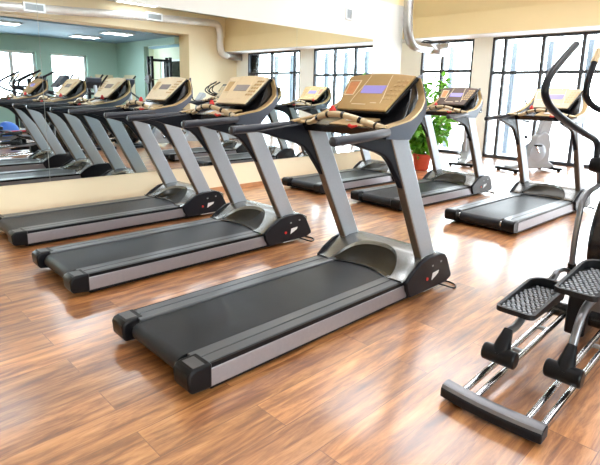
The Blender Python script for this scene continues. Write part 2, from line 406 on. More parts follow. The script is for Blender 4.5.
# ceiling lamps: second room's show in the mirror, main room's are added
def ceiling_light(x, y, z, w, d, lab, m='lamp'):
    o = empty('ceiling_light', (x, y, z)); tag(o, lab, 'ceiling light', 'recessed ceiling lights')
    fr = MB(); t = .04
    fr.span(-w / 2, w / 2, -d / 2, -d / 2 + t, -.045, 0); fr.span(-w / 2, w / 2, d / 2 - t, d / 2, -.045, 0)
    fr.span(-w / 2, -w / 2 + t, -d / 2, d / 2, -.045, 0); fr.span(w / 2 - t, w / 2, -d / 2, d / 2, -.045, 0)
    fr.build('lamp_frame', M['wframe'], o, bevel=.004)
    MB().span(-w / 2 + t, w / 2 - t, -d / 2 + t, d / 2 - t, -.035, -.02).build('diffuser', M[m], o)
for x, y, lab in ((7.35, -7.0, 'ceiling light of the second room nearest its back windows, seen in the mirror'),
                  (7.6, -5.0, 'right hand ceiling light of the second room near the opening, mirrored'),
                  (4.3, -5.3, 'ceiling light cut off by the left photo edge, seen in the mirror')):
    ceiling_light(x, y, 3.199, .95, .6, lab)
for i, (x, y) in enumerate(((1.5, .5), (4, .5), (1.5, 3.4), (4, 3.4), (6.3, 1.2), (6.3, 4.0), (8.4, 1.2), (8.4, 4.0), (4.5, -2.2), (7.5, -2.2))):  # main room lamps are added, unseen, for fill and floor glare
    ceiling_light(x, y, ZC - .001, *((1.25, .62) if x < 6 else (1.3, 2.6)), 'recessed ceiling light of the main room above the picture', 'lamp' if x < 6 else 'softlamp')

# outdoors
struct(MB().span(XB + .25, 60, -40, 40, -.2, -.02).build('ground', M['snow']))
for k in range(13):
    y = 5.51 - .87 * (k - 2)
    lab = 'pale blue post outside the windows'
    lab = {2: 'pale post outside the big window, left of the three posts seen through its panes', 3: 'pale post outside the big window, middle one, left of the raised handlebar',
           4: 'pale post outside the big window by the right photo edge'}.get(k, 'pale post of the terrace outside, seen only in the mirror' if k > 4 else 'pale post of the terrace outside behind the plant')
    p = MB().box((0, 0, 1.39), (.12, .12, 2.78)).build('terrace_post', M['outpost'], bevel=.006, loc=(13, y, -.02))
    tag(p, lab, 'post', 'posts outside the windows')

# ------------------------------------------------------------------ treadmill
def treadmill():
    t = empty('treadmill')
    # chassis, plus a low black slab put in for the shade underneath
    b = MB(); b.span(.08, 2.12, -.36, .36, .022, .07); b.span(.13, 2.10, -.374, .374, .007, .036); b.span(.10, .2, -.375, .375, .02, .06); b.build('base_frame', M['black'], t, bevel=.01)
    for sx in (.16, 1.98):
        for sy in (-1, 1):
            MB().lathe([(.03, 0), (.034, .004), (.034, .02), (.02, .03)], (sx, sy * .30, 0), 14).build('foot', M['black'], t)
    # belt
    prof = []
    for i in range(9):
        a = PI / 2 + PI * i / 8; prof.append((.085 + .047 * math.cos(a), .096 + .047 * math.sin(a)))
    prof = [(1.95, .143), (1.0, .143), (.5, .143)] + prof + [(.5, .049), (1.95, .049)]
    rows = [[(x, y, z) for x, z in prof] for y in (-.225, .225)]
    bl = MB().grid(rows)
    n = len(prof); bl.f += [tuple(range(n)), tuple(range(2 * n - 1, n - 1, -1))]
    bl.build('belt', M['belt'], t, angle=40)
    MB().cyl((.085, -.262, .096), (.085, .262, .096), .034, 16).build('roller', M['steel'], t)
    for s in (-1, 1):
        # ribbed top rail
        pr = [(.236, .128), (.236, .149), (.242, .1535), (.302, .1535), (.305, .1475), (.311, .1475), (.314, .1535), (.366, .1535), (.371, .151), (.371, .128)]
        MB().prism([(s * y, z) for y, z in pr], .095, 1.70, 'x').build('side_rail', M['rail'], t, angle=20)
        MB().span(.09, 1.72, s * .25, s * .3855, .035, .1495).build('rail_beam', M['black'], t)
        MB().span(.125, 1.70, s * .378, s * .3905, .036, .127).build('side_panel', M['sidepanel'], t, bevel=.003)
        # rounded end cap
        cp = MB().prism([(.005, .062), (.02, .036), (.10, .03), (.13, .03), (.13, .155), (.04, .155), (.012, .146), (0, .125)], s * .258, s * .394)
        cp.build('end_cap', M['black'], t, bevel=.012, seg=3)
        MB().span(.035, .098, s * .285, s * .378, .154, .1565).build('cap_sticker', M['railcap'], kids(t)[-1] if False else t, bevel=.001)
    # motor hood
    def ramp(x):
        u = max(0, min(1, (x - 1.63) / .31)); u = u * u * (3 - 2 * u); z = .158 + .128 * u
        if x > 2.0: z -= .055 * ((x - 2.0) / .22) ** 2
        return z
    def xb(y): return 1.64 + (.085 * (1 - (y / .275) ** 2) if abs(y) < .275 else 0)
    def xu(y): return 1.64 + (.29 * math.sqrt(max(0, 1 - (y / .275) ** 2)) if abs(y) < .275 else 0)
    ys = [-.385, -.37, -.34, -.31] + [-.275 * math.cos(PI * i / 28) for i in range(29)] + [.31, .34, .37, .385]
    def drop(y): return .006 * max(0, (abs(y) - .34) / .045) ** 2
    rows = []
    for y in ys:
        x0 = xu(y); col = [(x0 - .006, y, ramp(x0) - .03 if abs(y) < .274 else .13)]
        for i in range(15):
            x = x0 + (2.21 - x0) * i / 14; col.append((x, y, ramp(x) - drop(y) - .004 * (y / .385) ** 2))
        col.append((2.225, y, .06)); rows.append(col)
    h = MB().grid(rows)
    for s, row in ((1, rows[0]), (-1, rows[-1])):
        y = row[0][1]; poly = [p for p in row] + [(1.64, y, .06)]
        h.add(poly, [tuple(range(len(poly)))])
    hood = h.build('motor_hood', M['hood'], t, angle=50)
    rows = []
    for i in range(29):
        y = -.275 * math.cos(PI * i / 28); a = xb(y); c = xu(y) + .003; col = []
        for j in range(11):
            u = j / 10; col.append((a + (c - a) * u, y, .147 + (ramp(c) - .022 - .147) * (u ** 1.5)))
        rows.append(col)
    MB().grid(rows).build('hood_scoop', M['scoop'], hood, angle=60)
    pts = [(xb(y) - .004, y, .150) for y in [-.272 + .544 * i / 24 for i in range(25)]]
    MB().tube([(1.634, -.385, .158), (1.634, -.30, .158)] + pts + [(1.634, .30, .158), (1.634, .385, .158)], .006, 8).build('hood_seal', M['gloss'], hood)
    for s in (-1, 1):
        # black cover over the foot of the upright
        cv = MB().prism([(1.655, .150), (1.72, .20), (1.825, .256), (1.93, .276), (2.08, .277), (2.13, .262), (2.17, .225), (2.245, .085), (2.245, .06), (2.18, .034), (1.71, .034), (1.672, .09)], s * .386, s * .418)
        cover = cv.build('side_cover', M['navy'], t, bevel=.008)
        if s < 0:
            MB().cyl((1.905, -.417, .122), (1.905, -.424, .122), .012, 14).build('power_switch', M['red'], cover)
            MB().prism([(1.965, .10), (2.045, .135), (2.055, .155), (1.975, .15)], -.417, -.4215).build('warning_sticker', M['sticker'], cover)
            MB().box((1.97, -.4185, .205), (.018, .004, .012)).build('screw', M['vent'], cover)
            MB().box((2.08, -.4185, .215), (.018, .004, .012)).build('screw', M['vent'], cover)
            MB().span(1.90, 2.1, -.405, -.33, .022, .05).build('socket_plate', M['sticker'], t, bevel=.004)
            MB().tube([(2.06, -.41, .05), (2.11, -.44, .03), (2.17, -.485, .007), (2.23, -.47, .006), (2.26, -.40, .006), (2.24, -.32, .006), (2.18, -.22, .03)], .006, 8, 6).build('power_cord', M['black'], t)
        # upright
        up = MB().prism([(1.435, 1.14), (1.612, 1.12), (2.085, .20), (1.915, .20)], s * .318, s * .381)
        u_ = up.build('upright', M['silver'], t, bevel=.008)
        tr = MB().prism([(1.428, 1.14), (1.450, 1.13), (1.930, .205), (1.905, .20)], s * .322, s * .376)
        tr.build('upright_trim', M['bronze'], u_, bevel=.004)
        # bracket that carries the handrail
        poly = [(.98, 1.128), (1.06, 1.112), (1.14, 1.087), (1.25, 1.060), (1.327, 1.040), (1.40, 1.012), (1.455, .968), (1.50, .915), (1.55, .855), (1.60, .79), (1.63, .80), (1.62, .95), (1.55, 1.12), (1.40, 1.175), (1.2, 1.155)]
        MB().prism(poly, s * .330, s * .372).build('rail_bracket', M['navy'], t, bevel=.008)
        hr = MB().tube([(.855, s * .434, 1.135), (1.0, s * .433, 1.141), (1.2, s * .424, 1.152), (1.36, s * .400, 1.162)], .0265, 14, 5).build('handrail', M['rubber'], t)
        MB().lathe([(.014, -.010), (.024, -.006), (.0275, .002), (.0275, .012), (.026, .014)], (.852, s * .434, 1.135), 14, 'x').build('rail_plug', M['rubber'], hr)
        # console wing: a C that rises and closes in on the panel
        O = [(1.327, .408, 1.18), (1.343, .408, 1.124), (1.466, .408, 1.113), (1.594, .408, 1.110), (1.682, .403, 1.188), (1.787, .383, 1.257), (1.843, .357, 1.32), (1.86, .328, 1.404), (1.862, .300, 1.467), (1.872, .285, 1.513)]
        I = [(1.327, .408, 1.188), (1.40, .405, 1.200), (1.46, .402, 1.209), (1.53, .398, 1.219), (1.60, .394, 1.231), (1.674, .385, 1.259), (1.75, .371, 1.297), (1.825, .345, 1.352), (1.85, .319, 1.403), (1.845, .290, 1.490)]
        k = len(O)
        vs = [(x, s * y, z) for x, y, z in O] + [(x, s * y, z) for x, y, z in I] + [(x, s * (y - .026), z) for x, y, z in O] + [(x, s * (y - .026), z) for x, y, z in I]
        fs = []
        for i in range(k - 1):
            fs += [(i, i + 1, k + i + 1, k + i), (2 * k + i, 3 * k + i, 3 * k + i + 1, 2 * k + i + 1), (i, 2 * k + i, 2 * k + i + 1, i + 1), (k + i, k + i + 1, 3 * k + i + 1, 3 * k + i)]
        fs += [(0, k, 3 * k, 2 * k), (k - 1, 3 * k - 1, 4 * k - 1, 2 * k - 1)]
        w = MB().add(vs, fs).build('console_wing', M['shell'], t, angle=28)
        vs = []
        for x, y, z in I:
            for dy, dn in ((.003, .004), (-.046, .004), (-.046, -.010), (.003, -.010)):
                vs.append((x - dn * .8, s * (y + dy), z + dn * .6))
        fs = [(4 * i + j, 4 * i + (j + 1) % 4, 4 * i + 4 + (j + 1) % 4, 4 * i + 4 + j) for i in range(len(I) - 1) for j in range(4)] + [(0, 1, 2, 3), tuple(4 * len(I) - 4 + j for j in range(4))]
        MB().add(vs, fs).build('wing_trim', M['goldtrim'], w, angle=40)
    # dark well of the console between the wings
    well = MB().prism([(1.375, 1.178), (1.41, 1.125), (1.60, 1.112), (1.70, 1.19), (1.84, 1.32), (1.872, 1.44), (1.868, 1.49), (1.80, 1.44), (1.73, 1.33), (1.66, 1.255), (1.58, 1.205), (1.47, 1.185)], -.335, .335)
    for i, (x, y, z) in enumerate(well.v):
        if z > 1.2: well.v[i] = (x, y * (1 - .30 * min(1, (z - 1.2) / .3)), z)
    well.build('console_tray', M['gloss'], t, bevel=.006)
    MB().prism([(1.395, 1.186), (1.405, 1.176), (1.60, 1.215), (1.595, 1.228)], -.17, .10).build('reading_ledge', M['goldtrim'], t, bevel=.004)
    MB().box((1.50, -.02, 1.2165), (.07, .07, .006), ry=-.2).build('ledge_sticker', M['sticker'], t)
    # panel
    B = Vector((1.590, 0, 1.277)); U = Vector((.223, 0, .230)).normalized(); Nn = Vector((-.718, 0, .696))
    def P(s, tt, d): return B + Vector((0, s, 0)) + U * tt + Nn * d
    def slab(out, d0, d1):
        n = len(out)
        return MB().add([P(a, b, d0) for a, b in out] + [P(a, b, d1) for a, b in out],
                        [tuple(range(n)), tuple(range(2 * n - 1, n - 1, -1))] + [(i, i + n, (i + 1) % n + n, (i + 1) % n) for i in range(n)])
    def outline(gr=0, top=.335):
        o = [(-.205 - gr + .41 * 0, 0 - gr)]
        o = [(-.208 - gr, -gr), (.208 + gr, -gr), (.278 + gr, top - .018 + gr * .5)]
        for i in range(1, 8): a = i / 8; o.append((.278 + gr - (.556 + 2 * gr) * a, top - .018 + gr * .5 + .026 * math.sin(PI * a)))
        o.append((-.278 - gr, top - .018 + gr * .5)); return o
    slab(outline(.008), -.04, -.012).build('panel_backing', M['gloss'], t, bevel=.005)
    pan = slab(outline(0), -.013, .004).build('console_panel', M['gold'], t, bevel=.006)
    slab([(.085, .150), (-.098, .150), (-.102, .222), (.090, .222)], .003, .0065).build('display', M['lcd'], pan)
    slab([(.215, .145), (.145, .135), (.150, .262), (.236, .262)], .003, .0055).build('workout_readout', M['orange'], pan)
    fr = []
    fr = slab([(.222, .138), (.215, .138), (.237, .27), (.244, .27)], .003, .007); fr.add(*(lambda q: (q.v, q.f))(slab([(.143, .128), (.136, .128), (.141, .27), (.148, .27)], .003, .007)))
    fr.add(*(lambda q: (q.v, q.f))(slab([(.222, .128), (.136, .128), (.136, .137), (.222, .137)], .003, .007))); fr.add(*(lambda q: (q.v, q.f))(slab([(.244, .266), (.141, .266), (.141, .274), (.244, .274)], .003, .007)))
    fr.build('readout_frame', M['goldlight'], pan)
    for sg in (-1, 1):
        tl = MB()
        for i in range(10):
            a = i / 10; b_ = (i + 1) / 10
            f_ = lambda u: .100 + .018 * math.cos(PI * u) - (.0 if sg > 0 else -.012)
            q = slab([(sg * f_(a), .06 + .26 * a), (sg * (f_(a) + .005), .06 + .26 * a), (sg * (f_(b_) + .005), .06 + .26 * b_), (sg * f_(b_), .06 + .26 * b_)], .003, .006)
            tl.add(q.v, q.f)
        tl.build('panel_groove', M['goldlight'], pan)
    kp = MB()
    for r_ in range(5):
        for c_ in range(3):
            y = -.145 - .034 * c_ - .008 * r_; z_ = .105 + .040 * r_
            q = slab([(y + .011, z_ - .009), (y - .011, z_ - .009), (y - .012, z_ + .009), (y + .010, z_ + .009)], .003, .008); kp.add(q.v, q.f)
    kp.build('keypad', M['goldtrim'], pan)
    q = slab([(.10, .045), (-.02, .045), (-.02, .052), (.10, .052)], .003, .0055); q2 = slab([(-.05, .06), (-.10, .06), (-.10, .068), (-.05, .068)], .003, .0055); q.add(q2.v, q2.f)
    q.build('panel_lettering_strip', M['goldlight'], pan)
    # pulse bar with black bands
    bp = [(1.40, .395, 1.180), (1.40, .31, 1.180), (1.385, .24, 1.190), (1.365, .14, 1.232), (1.355, .04, 1.250), (1.355, -.04, 1.250), (1.365, -.14, 1.232), (1.385, -.24, 1.205), (1.375, -.33, 1.190), (1.345, -.402, 1.182)]
    MB().tube(bp, .0195, 12, 6).build('pulse_bar', M['beigegrip'], t)
    S = spline([Vector(p) for p in bp], 10)
    for u in (.14, .30, .42, .58, .72, .86):
        i = int(u * (len(S) - 1)); MB().tube([S[i - 1], S[i], S[i + 1]], .0215, 12).build('bar_band', M['gloss'], t)
    key = MB().lathe([(.010, 0), (.022, .006), (.025, .02), (.016, .034), (.012, .048), (.004, .052)], (1.535, .195, 1.250), 14).build('safety_key', M['red'], t)
    MB().tube([(1.37, -.10, 1.185), (1.36, -.13, 1.178), (1.375, -.16, 1.186)], [.013, .006], 8).build('key_clip', M['red'], t)
    return t
T0 = treadmill()
spots = [((1.059, 2.135), -.3, 'large foreground treadmill nearest the camera, with gold console and purple display'),
         ((1.095, 3.621), .1, 'second treadmill from the camera, between the foreground treadmill and the one by the mirror'),
         ((1.110, 4.985), .4, 'third treadmill from the camera, cut off by the left photo edge, along the mirror'),
         ((4.957, 2.322), -1.6, 'back row treadmill at the right behind the raised elliptical handlebar, whole deck visible'),
         ((4.930, 3.674), -2.4, 'back row treadmill with dark brown console in front of the potted plant'),
         ((4.915, 4.975), -.6, 'back row treadmill along the mirror, its console hidden behind the foreground console')]
TM = []
for i, ((x, y), a, lab) in enumerate(spots):
    o = T0 if i == 0 else copy_tree(T0)
    o.location = (x, y, 0); o.rotation_euler = (0, 0, math.radians(a)); tag(o, lab, 'treadmill', 'treadmills in two rows'); TM.append(o)
for o in (TM[1],): swap(o, 'console_panel', M['goldlight']); swap(o, 'display', M['lcdoff'])  # same panel made paler: the light falling on it is in the colour
swap(TM[1], 'workout_readout', M['goldtrim']); swap(TM[2], 'workout_readout', M['goldtrim']); swap(TM[2], 'console_panel', M['goldlight']); swap(TM[2], 'display', M['lcdoff'])  # third unit's panel is also paled to carry the light on it
swap(TM[3], 'console_panel', M['beige']); swap(TM[3], 'workout_readout', M['beige'])  # panel tinted to carry the light at this spot
swap(TM[4], 'console_panel', M['brown'])

# ------------------------------------------------------------------ elliptical trainer (own axes: x along the tracks, y across, rear at x = 0)
def elliptical():
    t = empty('elliptical_trainer')
    # rear bar, slightly bowed
    n = 12; top = []; 
    def bar(y): return -.018 * (1 - (y / .225) ** 2)
    secs = []
    for i in range(n + 1):
        y = -.225 + .45 * i / n; o = bar(y)
        secs.append([(x + o, y, z) for x, z in ((.0, .018), (.0, .058), (.014, .074), (.045, .080), (.070, .076), (.075, .018))])
    b = MB()
    for s in secs: b.v += s
    for i in range(n):
        for j in range(6): b.f.append((i * 6 + j, i * 6 + (j + 1) % 6, i * 6 + 6 + (j + 1) % 6, i * 6 + 6 + j))
    b.f += [tuple(range(6)), tuple(n * 6 + j for j in range(6))]
    rb = b.build('rear_bar', M['navy'], t, bevel=.006)
    tp = MB().grid([[(x + bar(y), y, z) for x, z in ((.004, .0635), (.014, .0755), (.045, .0815), (.070, .0775))] for y in [-.222 + .444 * i / n for i in range(n + 1)]])
    tp.build('bar_top', M['tube'], rb)
    for y in (-.16, .16): MB().lathe([(.028, 0), (.03, .006), (.022, .03), (.016, .034)], (.045, y, 0), 14).build('foot', M['black'], t)
    # twin steel tracks
    for s in (-1, 1):
        for dy in (.110, .172):
            MB().tube([(.05, s * dy - .032, .058), (1.21, s * dy - .032, .11)], .0155, 12).build('track_rail', M['steel'], t)
        for x in (.58, .92): MB().box((x, s * .141 - .032, .065 + .03 * x), (.022, .075, .02)).build('track_clip', M['shroud'], t, bevel=.003)
    MB().cyl((1.20, -.235, .125), (1.20, .235, .125), .045, 20).build('cross_tube', M['gloss'], t)
    MB().prism([(1.10, .03), (1.42, .03), (1.42, .26), (1.24, .32), (1.12, .28)], -.055, .055).build('frame_foot', M['black'], t, bevel=.015)
    MB().span(1.2, 2.2, -.05, .05, .03, .12).build('main_beam', M['navy'], t, bevel=.01)
    MB().span(2.15, 2.27, -.27, .27, .02, .085).build('front_bar', M['navy'], t, bevel=.015)
    for y in (-.22, .22): MB().lathe([(.028, 0), (.03, .006), (.022, .02)], (2.21, y, 0), 14).build('foot', M['black'], t)
    # drive housing
    pr = [(1.90 + .42 * math.cos(a) * (1 if math.cos(a) > 0 else 1.08), .50 + .40 * math.sin(a)) for a in [2 * PI * i / 28 for i in range(28)]]
    MB().prism(pr, -.085, .085).build('drive_housing', M['gloss'], t, bevel=.03, seg=3, angle=40)
    for s in (-1, 1): MB().lathe([(.30, 0), (.31, .008), (.28, .016), (.06, .02), (.05, .035), (.03, .04)] if s > 0 else [(.30, 0), (.31, -.008), (.28, -.016), (.06, -.02), (.05, -.035), (.03, -.04)], (1.90, s * .085, .50), 28, 'y').build('crank_disc', M['scoop'], t)
    # mast, console, fixed handlebar
    MB().tube([(1.95, 0, .80), (1.96, 0, 1.15), (1.90, 0, 1.45)], [.055, .04], 14, 5).build('mast', M['silver'], t)
    con = MB().prism([(1.62, 1.40), (1.66, 1.38), (1.88, 1.52), (1.90, 1.62), (1.82, 1.64)], -.17, .17).build('console', M['shell'], t, bevel=.015)
    MB().prism([(1.635, 1.415), (1.640, 1.41), (1.80, 1.60), (1.795, 1.605)], -.13, .13).build('display_panel', M['goldlight'], con)
    fx = [(1.36, .14, 1.64), (1.30, .14, 1.57), (1.24, .14, 1.47), (1.26, .14, 1.39), (1.40, .12, 1.33), (1.60, .06, 1.30), (1.80, 0, 1.28)]
    for s in (-1, 1): MB().tube([(x, s * y, z) for x, y, z in fx], .0175, 12, 6).build('fixed_handlebar', M['navy'], t)
    for s in (-1, 1): MB().tube([(x, s * y, z) for x, y, z in ((1.37, .14, 1.66), (1.31, .14, 1.585))], .02, 12).build('handlebar_tip', M['beigegrip'], t)
    # moving levers, arms, pedals; left side low and forward of the right
    for s, roll_x, ped_x, ped_z, cy in ((1, .33, .445, .335, .105), (-1, .395, .525, .485, -.13)):
        MB().cyl((roll_x, s * .135 - .112, .150), (roll_x, s * .135 + .048, .150), .043, 22).build('roller', M['black'], t, bevel=.01)
        ay = s * .135 - .032
        arm = MB().tube([(roll_x + .01, ay, .19), (roll_x + .07, ay, .245), (roll_x + .18, ay, ped_z - .085), (roll_x + .42, s * .15 - .02, ped_z - .06), (roll_x + .75, s * .16, ped_z - .05), (1.22, s * .165, .34)], .019, 12, 5).build('pedal_arm', M['tube'], t)
        MB().tube([(roll_x, ay, .150), (roll_x + .035, ay, .205), (roll_x + .075, ay, .262)], [.046, .036, .021], 14).build('arm_boot', M['black'], arm)
        # pedal tray: dark rim, patterned tread
        pd = MB()
        L_, W_ = .50, .10
        def out(k):
            # rounded outline
            q = []
            for a, (cx_, cy_) in enumerate(((L_, W_), (0, W_ * .95), (0, -W_ * .95), (L_, -W_))):
                rr = (.09, .03, .03, .09)[a]
                sx = 1 if cx_ > 0 else -1; sy = 1 if cy_ > 0 else -1
                c0 = (cx_ - sx * rr - (0 if cx_ > 0 else 0), cy_ - sy * rr)
                st = [0, PI / 2, PI, 3 * PI / 2][a]
                for i in range(6):
                    an = st + PI / 2 * i / 5; q.append((c0[0] + (rr - k) * math.cos(an), c0[1] + (rr - k) * math.sin(an)))
            return q
        oo = out(0); ii = out(.016); n = len(oo)
        def hz(x, up): return up * (.011 + .036 * max(0, (x - .12) / .35) ** 1.3)
        vs = [(ped_x + x, cy + y, ped_z - .014) for x, y in oo] + [(ped_x + x, cy + y, ped_z + hz(x, 1)) for x, y in oo] + [(ped_x + x, cy + y, ped_z + hz(x, 1)) for x, y in ii] + [(ped_x + x, cy + y, ped_z) for x, y in ii]
        fs = [(i + n * a, (i + 1) % n + n * a, (i + 1) % n + n * (a + 1), i + n * (a + 1)) for a in range(3) for i in range(n)] + [tuple(range(n - 1, -1, -1)), tuple(range(3 * n, 4 * n))]
        pdo = pd.add(vs, fs).build('pedal', M['pedal'], t, angle=40)
        tr = MB()
        for i in range(16):
            for j in range(6):
                x = ped_x + .035 + .0275 * i; y = cy - .068 + .026 * j + (.013 if i % 2 else 0)
                if abs(y - cy) < W_ - .024 and not (i > 12 and abs(y - cy) > .05):
                    tr.box((x, y, ped_z + .003), (.021, .011, .008), rz=.5 if i % 2 else -.5)
        tr.build('pedal_tread', M['pedaltop'], pdo)
        dx = 0 if s > 0 else .42
        up = [(1.80, .185, .96), (1.79, .195, 1.10), (1.60, .215, 1.165), (1.36, .235, 1.23), (1.08, .25, 1.315), (.955, .255, 1.385), (.935, .255, 1.445), (1.02, .255, 1.53), (1.33, .255, 1.695)]
        MB().tube([(x + dx, s * y, z) for x, y, z in up], [.0205, .0205], 14, 6).build('moving_handlebar', M['navy'], t)
        pv = MB().lathe([(.018, -.05), (.045, -.045), (.052, -.02), (.052, .02), (.045, .045), (.018, .05)], (1.80, s * .17, .955), 20, 'y').build('lever_pivot', M['black'], t)
        lo = [(1.80, .165, .93), (1.86, .165, .82), (1.70, .17, .79), (1.60, .175, .745), (1.555, .175, .66), (1.53, .175, .45), (1.545, .175, .275)] if s > 0 else [(1.80, .165, .93), (1.84, .165, .8), (1.80, .17, .72), (1.74, .175, .6), (1.72, .175, .45), (1.70, .175, .34)]
        MB().tube([(x, s * y, z) for x, y, z in lo], .0185, 12, 6).build('lower_lever', M['tube'], t)
        e_ = lo[-1]
        MB().tube([(e_[0] - .005, s * .175, e_[2] + .05), (e_[0] + .005, s * .175, e_[2] - .03)], .026, 12).build('lever_collar', M['black'], t)
        MB().tube([(e_[0], s * .175, e_[2] - .01), (1.3, s * .175, .33), (ped_x + .40, s * .14, ped_z - .03)], .014, 10, 4).build('link_rod', M['black'], t)
    MB().tube([(1.83, -.20, .955), (1.83, .20, .955)], .02, 12).build('pivot_axle', M['steel'], t)
    return t
E0 = elliptical()
for i, (x, y, rz, lab) in enumerate(((1.93, .775, 0, 'elliptical trainer in the right foreground with two textured pedals on steel tracks'),
                                     (1.95, -.62, 0, 'elliptical trainer beside the foreground one, outside the frame, seen only in the mirror'),
                                     (8.05, -2.3, .1, 'elliptical trainer by the opposite cream wall, seen only in the mirror'),
                                     (4.75, -2.0, PI / 2, 'mirrored elliptical trainer facing the mirror, left one of two behind the treadmill uprights'),
                                     (5.55, -2.0, PI / 2, 'mirrored elliptical trainer facing the mirror, right one of two behind the treadmill uprights'))):
    o = E0 if i == 0 else copy_tree(E0)
    o.location = (x, y, 0); o.rotation_euler = (0, 0, rz); tag(o, lab, 'elliptical trainer', 'elliptical trainers')

# ------------------------------------------------------------------ upright exercise bike (rider faces +x)
def bike():
    t = empty('exercise_bike')
    for x in (-.45, .48):
        MB().box((x, 0, .045), (.10, .50, .05)).build('stabiliser_bar', M['black'], t, bevel=.015)
        for y in (-.21, .21): MB().lathe([(.03, 0), (.03, .02), (.02, .03)], (x, y, 0), 12).build('foot', M['black'], t)
    MB().prism([(-.45, .05), (.50, .05), (.50, .10), (.38, .17), (.38, .46), (.33, .64), (.22, .69), (.08, .60), (-.02, .32), (-.2, .14), (-.45, .10)], -.085, .085).build('drive_shroud', M['shroud'], t, bevel=.03, seg=3)
    MB().tube([(-.12, 0, .30), (-.24, 0, .66), (-.28, 0, .82)], .035, 14).build('seat_post', M['silver'], t)
    MB().lathe([(.02, -.05), (.03, -.03), (.03, .02), (.012, .03)], (-.19, -.055, .60), 12, 'y').build('seat_knob', M['black'], t)
    sd = MB()
    secs = []
    for i in range(9):
        u = i / 8; x = -.44 + .34 * u; w = .125 * (1 - u) ** .6 + .028; z = .86 + .02 * math.sin(PI * u)
        secs.append([(x, w * math.cos(a), z + .035 * math.sin(a) * (1 if math.sin(a) > 0 else .8)) for a in [2 * PI * k / 14 for k in range(14)]])
    for s in secs: sd.v += s
    for i in range(8):
        for k in range(14): sd.f.append((i * 14 + k, i * 14 + (k + 1) % 14, i * 14 + 14 + (k + 1) % 14, i * 14 + 14 + k))
    sd.f += [tuple(range(14)), tuple(8 * 14 + k for k in range(14))]
    sd.build('saddle', M['black'], t, angle=60)
    MB().prism([(.12, .64), (.35, .60), (.44, 1.08), (.40, 1.22), (.26, 1.20)], -.05, .05).build('handlebar_column', M['shroud'], t, bevel=.02, seg=3)
    con = MB().prism([(.24, 1.16), (.28, 1.14), (.46, 1.26), (.44, 1.34), (.38, 1.36)], -.14, .14).build('console', M['shroud'], t, bevel=.015)
    MB().prism([(.262, 1.187), (.266, 1.182), (.375, 1.325), (.371, 1.330)], -.10, .10).build('display', M['lcdoff'], con)
    for s in (-1, 1):
        MB().tube([(.36, s * .04, 1.12), (.30, s * .16, 1.11), (.16, s * .22, 1.12), (.02, s * .23, 1.16), (.00, s * .22, 1.24)], .016, 10, 5).build('handlebar', M['black'], t)
        MB().lathe([(.16, 0), (.165, s * .006), (.14, s * .014), (.03, s * .02)], (.10, s * .085, .33), 24, 'y').build('side_disc', M['silver'], t)
        MB().tube([(.10, s * .11, .33), (.10 + s * .09, s * .12, .33 - s * .13)], .014, 8).build('crank', M['steel'], t)
        MB().box((.10 + s * .09, s * .165, .33 - s * .13), (.10, .09, .025)).build('pedal', M['black'], t, bevel=.006)
    return t
B0 = bike()
bk = [((9.85, 5.0), .3, .98, 'pale grey exercise bike by the window, behind the brown treadmill console'),
      ((10.0, 3.75), -.45, 1.12, 'pale grey exercise bike by the window, under the handrails of the right back treadmill'),
      ((6.3, -.25), .1, 1.0, 'exercise bike outside the frame, seen only in the mirror behind the second treadmill'),
      ((7.35, -.35), .1, 1.0, 'exercise bike outside the frame, middle of the mirrored bikes'),
      ((8.55, -.5), .1, 1.0, 'exercise bike outside the frame, mirrored beside the window end')]
for i, ((x, y), rz, k, lab) in enumerate(bk):
    o = B0 if i == 0 else copy_tree(B0)
    o.location = (x, y, 0); o.rotation_euler = (0, 0, rz); o.scale = (k, k, k); tag(o, lab, 'exercise bike', 'exercise bikes')

# ------------------------------------------------------------------ plant
pl = empty('potted_plant', (8.30, 5.09, 0)); tag(pl, 'bushy green leafy plant in a red pot behind the back row treadmill', 'plant')
pot = MB().lathe([(.105, 0), (.13, .012), (.165, .27), (.178, .275), (.18, .315), (.163, .317), (.155, .28), (.15, .265)], (0, 0, 0), 32).build('pot', M['terra'], pl, angle=40)
MB().lathe([(.152, .262), (.15, .268), (.06, .276), (.01, .278)], (0, 0, 0), 24).build('soil', M['soil'], pl)
rnd = random.Random(3)
st = MB(); lf = MB()
def leaf(p, d, L, W):
    d = d.normalized(); side = d.cross(Vector((0, 0, 1)));
    if side.length < .1: side = Vector((1, 0, 0))
    side.normalize(); nn = side.cross(d)
    a = rnd.uniform(-.9, .9); side, nn = side * math.cos(a) + nn * math.sin(a), nn * math.cos(a) - side * math.sin(a)
    rows = []
    for u, w in ((0, .08), (.25, .8), (.5, 1), (.75, .65), (1, .04)):
        c = p + d * (L * u) - Vector((0, 0, 1)) * (.28 * L * u * u)
        rows.append([c - side * (W * w / 2) + nn * (.12 * W * w), c, c + side * (W * w / 2) + nn * (.12 * W * w)])
    lf.grid(rows)
tips = []
